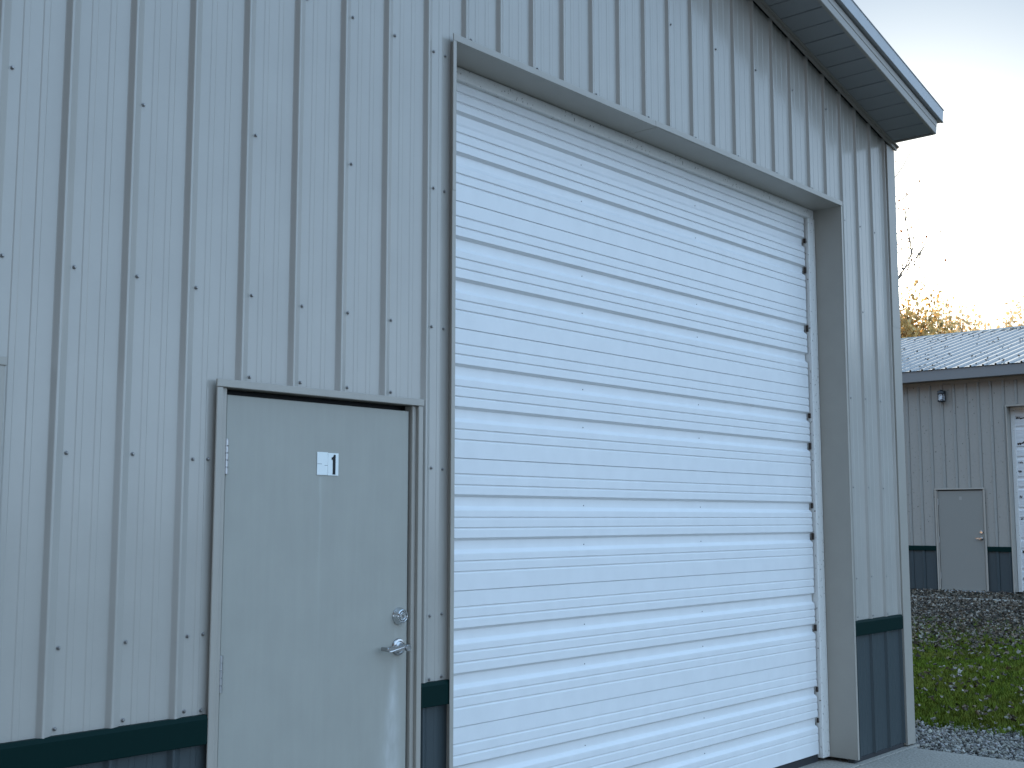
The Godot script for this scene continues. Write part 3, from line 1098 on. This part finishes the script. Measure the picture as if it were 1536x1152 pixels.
# ------------------------------------------------------------------ trees behind the far shed
func build_trees() -> void:
	var leaf := leaf_mesh(0.13, 0.17, 0.02)
	var small := leaf_mesh(0.07, 0.10, 0.012)
	var gold := [Color(0.82, 0.62, 0.27), Color(0.76, 0.56, 0.24), Color(0.6, 0.42, 0.18), Color(0.86, 0.70, 0.36), Color(0.30, 0.22, 0.1)]
	var pale := [Color(0.88, 0.74, 0.45), Color(0.82, 0.66, 0.38), Color(0.72, 0.56, 0.3)]
	tree("autumn_tree", "dense golden leaved tree beside the shed corner, behind the far roof", Vector3(41.6, 0.1, -15.95), 10.2, 4, 0.66, leaf, 20, 0.2, M.leaf_lit, gold, 11, M.bark, 0.08)
	tree("autumn_tree", "thinner pale gold tree rising over the middle of the far roof", Vector3(48.7, 0.1, -17.0), 10.7, 4, 0.6, leaf, 6, 0.24, M.leaf_lit, pale, 23, M.bark_pale, 0.09)
	tree("autumn_tree", "wispy almost leafless tree far behind the right of the far roof", Vector3(58.9, 0.1, -16.6), 12.8, 4, 0.6, small, 3, 0.25, M.leaf_lit, pale, 37, M.bark_pale, 0.06)
	tree("autumn_tree", "sparse tree at the right edge with a few leaves high above the roof", Vector3(55.4, 0.1, -13.6), 14.2, 4, 0.6, leaf, 2, 0.22, M.leaf_lit, pale, 53, M.bark_pale, 0.06)
	tree("bare_tree", "tall bare tree with thin twigs just past the shed corner under the eave", Vector3(32.75, 0.1, -13.65), 16.4, 4, 0.5, small, 1, 0.12, M.leaf_lit, [Color(0.2, 0.14, 0.08), Color(0.3, 0.12, 0.05)], 41, M.bark_pale, 0.085, Vector3(0.66, 0, 0.75) * 0.13)
	# unseen belt of trees left of the yard, placed and sized to darken the siding
	var r := RandomNumberGenerator.new()
	r.seed = 313
	var big := leaf_mesh(0.55, 0.6, 0.06)
	var xf := []
	var cl := []
	var n := FastNoiseLite.new()
	n.seed = 4
	n.frequency = 0.22
	for k in 30000:
		var z := r.randf_range(-40.0, 36.0)
		var tall := 20.0 + 3.0 * n.get_noise_1d(z * 1.3)
		var y := r.randf_range(0.2, 1.0) * tall
		var x := -15.0 + 1.3 * n.get_noise_2d(z * 1.5, y * 1.5) + r.randfn() * 0.7 - 0.12 * absf(y - 7.0)
		xf.append(Transform3D(Basis.from_euler(Vector3(r.randf() * TAU, r.randf() * TAU, r.randf() * TAU)).scaled(Vector3.ONE * r.randf_range(0.8, 1.7)), Vector3(x, y, z)))
		cl.append(([Color(0.13, 0.09, 0.04), Color(0.09, 0.075, 0.035), Color(0.16, 0.10, 0.045)][k % 3] as Color) * r.randf_range(0.7, 1.2))
	var belt := scatter("unseen_tree_belt", self, big, M.copies, xf, cl)
	tag(belt, "unseen belt of brown autumn trees left of the yard, placed to shade the siding", "trees", "", "stuff")

# ------------------------------------------------------------------ gravel, grass, leaves
func build_litter() -> void:
	var r := RandomNumberGenerator.new()
	r.seed = 909
	# gravel strip: crushed stones in three shapes
	var xfs := [[], [], []]
	var cols := [[], [], []]
	for k in 36000:
		var x := r.randf_range(6.2, 7.75)
		var z := r.randf_range(-2.6, 3.4)
		if x < 6.36 and z < 0.06: continue
		if x > 7.25 + r.randfn() * 0.14 : continue
		var s := r.randf_range(0.005, 0.0125) * (1.5 if r.randf() < 0.12 else 1.0)
		var b := Basis.from_euler(Vector3(r.randf() * TAU, r.randf() * TAU, r.randf() * TAU)) * Basis.from_scale(Vector3(s * r.randf_range(0.8, 1.5), s * r.randf_range(0.6, 1.0), s))
		var v := k % 3
		xfs[v].append(Transform3D(b, Vector3(x, ground_y(x, z) + r.randf_range(0.0, 0.022), z)))
		var t := r.randf_range(0.05, 0.38)
		cols[v].append(Color(t, t * r.randf_range(0.92, 0.98), t * r.randf_range(0.78, 0.92)))
	for v in 3:
		var sm := SphereMesh.new()
		sm.radial_segments = 6
		sm.rings = 3
		sm.radius = 1.0
		sm.height = 2.0
		var arr := sm.get_mesh_arrays()
		var st := mb()
		var rr := RandomNumberGenerator.new()
		rr.seed = 5 + v
		var jit := {}
		var P: PackedVector3Array = arr[Mesh.ARRAY_VERTEX]
		for p in P:
			var key := Vector3i((p * 50.0).round())
			if not jit.has(key): jit[key] = p * rr.randf_range(0.7, 1.15)
		var I: PackedInt32Array = arr[Mesh.ARRAY_INDEX]
		for i in range(0, I.size(), 3):
			tri(st, jit[Vector3i((P[I[i]] * 50.0).round())], jit[Vector3i((P[I[i + 2]] * 50.0).round())], jit[Vector3i((P[I[i + 1]] * 50.0).round())])
		var g := scatter("gravel", self, st.commit(), M.stone, xfs[v], cols[v])
		tag(g, "crushed grey gravel strip along the edge of the apron", "gravel", "", "stuff")
	# grass tufts
	var n := FastNoiseLite.new()
	n.seed = 31
	n.frequency = 0.6
	var tst := mb()
	for k in 9:
		var a := r.randf() * TAU
		var base := Vector3(r.randfn() * 0.012, 0, r.randfn() * 0.012)
		var lean := Vector3(cos(a), 0, sin(a)) * r.randf_range(0.006, 0.03)
		var h := r.randf_range(0.02, 0.05)
		var w := Vector3(-sin(a), 0, cos(a)) * 0.0022
		var mid := base + lean * 0.4 + Vector3(0, h * 0.6, 0)
		quad(tst, base - w, base + w, mid + w * 0.8, mid - w * 0.8)
		tri(tst, mid - w * 0.8, mid + w * 0.8, base + lean + Vector3(0, h, 0))
	var xg := []
	var cg := []
	for k in 90000:
		var x := 7.15 + (r.randf() ** 1.25) * 9.0
		var z := r.randf_range(-6.5, 3.2)
		var dens := 1.0 - smoothstep(10.5, 16.0, x + n.get_noise_2d(x, z) * 2.5)
		dens *= smoothstep(7.1, 7.55, x + n.get_noise_2d(z * 2.0, x) * 0.35)
		dens = maxf(dens, 0.06 if x > 8.0 else 0.0)
		if r.randf() > dens: continue
		var s := r.randf_range(0.6, 1.25)
		xg.append(Transform3D(Basis(Vector3.UP, r.randf() * TAU).scaled(Vector3(s, s, s)), Vector3(x, ground_y(x, z) - 0.003, z)))
		var d := r.randf_range(0.55, 1.2)
		var warm := clampf(n.get_noise_2d(x * 1.5 + 40.0, z * 1.5) + 0.35, 0, 1) * 0.6
		cg.append(Color(0.105, 0.150, 0.010).lerp(Color(0.18, 0.165, 0.03), warm) * d)
	var gr := scatter("grass", self, tst.commit(), M.copies, xg, cg)
	tag(gr, "short green lawn grass between the gravel and the leaf litter", "grass", "", "stuff")
	# leaf litter on the lawn
	var shapes := [leaf_mesh(0.042, 0.058, 0.008), leaf_mesh(0.032, 0.055, 0.011), leaf_mesh(0.05, 0.062, 0.012)]
	var tones := [Color(0.20, 0.17, 0.135), Color(0.11, 0.085, 0.06), Color(0.28, 0.25, 0.21), Color(0.06, 0.05, 0.04), Color(0.16, 0.12, 0.08), Color(0.08, 0.065, 0.055)]
	var xl := [[], [], []]
	var cl := [[], [], []]
	for k in 60000:
		var x := r.randf_range(7.6, 21.7)
		var z := r.randf_range(-10.5, 3.5)
		var dens := 0.05 + 0.16 * smoothstep(-0.1, 0.4, n.get_noise_2d(x * 2.0, z * 2.0 + 60.0)) + 0.86 * smoothstep(10.6, 15.5, x + n.get_noise_2d(x, z) * 2.2)
		if x > 19.4: dens *= 0.55
		if r.randf() > dens: continue
		var b := Basis.from_euler(Vector3(r.randf_range(-0.5, 0.5), r.randf() * TAU, r.randf_range(-0.5, 0.5) + (PI if r.randf() < 0.4 else 0.0))).scaled(Vector3.ONE * r.randf_range(0.6, 1.25))
		var v := k % 3
		xl[v].append(Transform3D(b, Vector3(x, ground_y(x, z) + r.randf_range(0.008, 0.035) + (0.02 if x < 13 else 0.0), z)))
		cl[v].append((tones[r.randi() % 6] as Color) * r.randf_range(0.7, 1.2))
	for v in 3:
		var lf := scatter("leaf_litter", self, shapes[v], M.copies, xl[v], cl[v])
		tag(lf, "dry brown leaf litter covering the lawn toward the far shed", "leaves", "", "stuff")
	# separate leaves lying on the open grass and gravel
	var made := []
	for k in 46:
		var x := r.randf_range(7.0, 10.6)
		var t := (x - 7.0) / 5.07
		var z := lerpf(-0.45, -2.0, t) + r.randf() * lerpf(1.0, 1.5, t)
		var o := put_mesh("fallen_leaf", shapes[k % 3], null, self)
		var key := "leaf_tone_%d" % (k % 5)
		if not M.has(key):
			var c: Color = [Color(0.30, 0.27, 0.23), Color(0.22, 0.18, 0.14), Color(0.13, 0.10, 0.075), Color(0.34, 0.31, 0.28), Color(0.2, 0.17, 0.15)][k % 5]
			M[key] = mat(c.linear_to_srgb(), 0.8)
		o.material_override = M[key]
		o.position = Vector3(x, ground_y(x, z) + 0.04, z)
		o.rotation = Vector3(r.randf_range(-0.6, 0.6), r.randf() * TAU, r.randf_range(-0.6, 0.6))
		o.scale = Vector3.ONE * r.randf_range(0.7, 1.15)
		tag(o, "dry curled leaf lying on the grass by the gravel", "leaf", "single leaves lying on the grass")
		made.append(o)
	# leaves caught on the far roof
	var xr := []
	var cr := []
	for k in 800:
		var s := r.randf()
		var z := r.randf_range(-15.0, 0.0)
		var d := r.randf_range(0.1, 6.9)
		if n.get_noise_2d(z * 1.2, d * 1.2) < -0.05: continue
		xr.append(Transform3D(Basis.from_euler(Vector3(r.randf_range(-0.4, 0.4), r.randf() * TAU, 0.25)).scaled(Vector3.ONE * r.randf_range(0.55, 1.2)), Vector3(21.495 + d, 0.11 + 4.382 + 0.25 * d + 0.03, z)))
		cr.append((tones[r.randi() % 6] as Color) * 1.0)
	var rl := scatter("roof_leaves", self, shapes[2], M.copies, xr, cr)
	tag(rl, "dark fallen leaves scattered on the far shed roof", "leaves", "", "stuff")
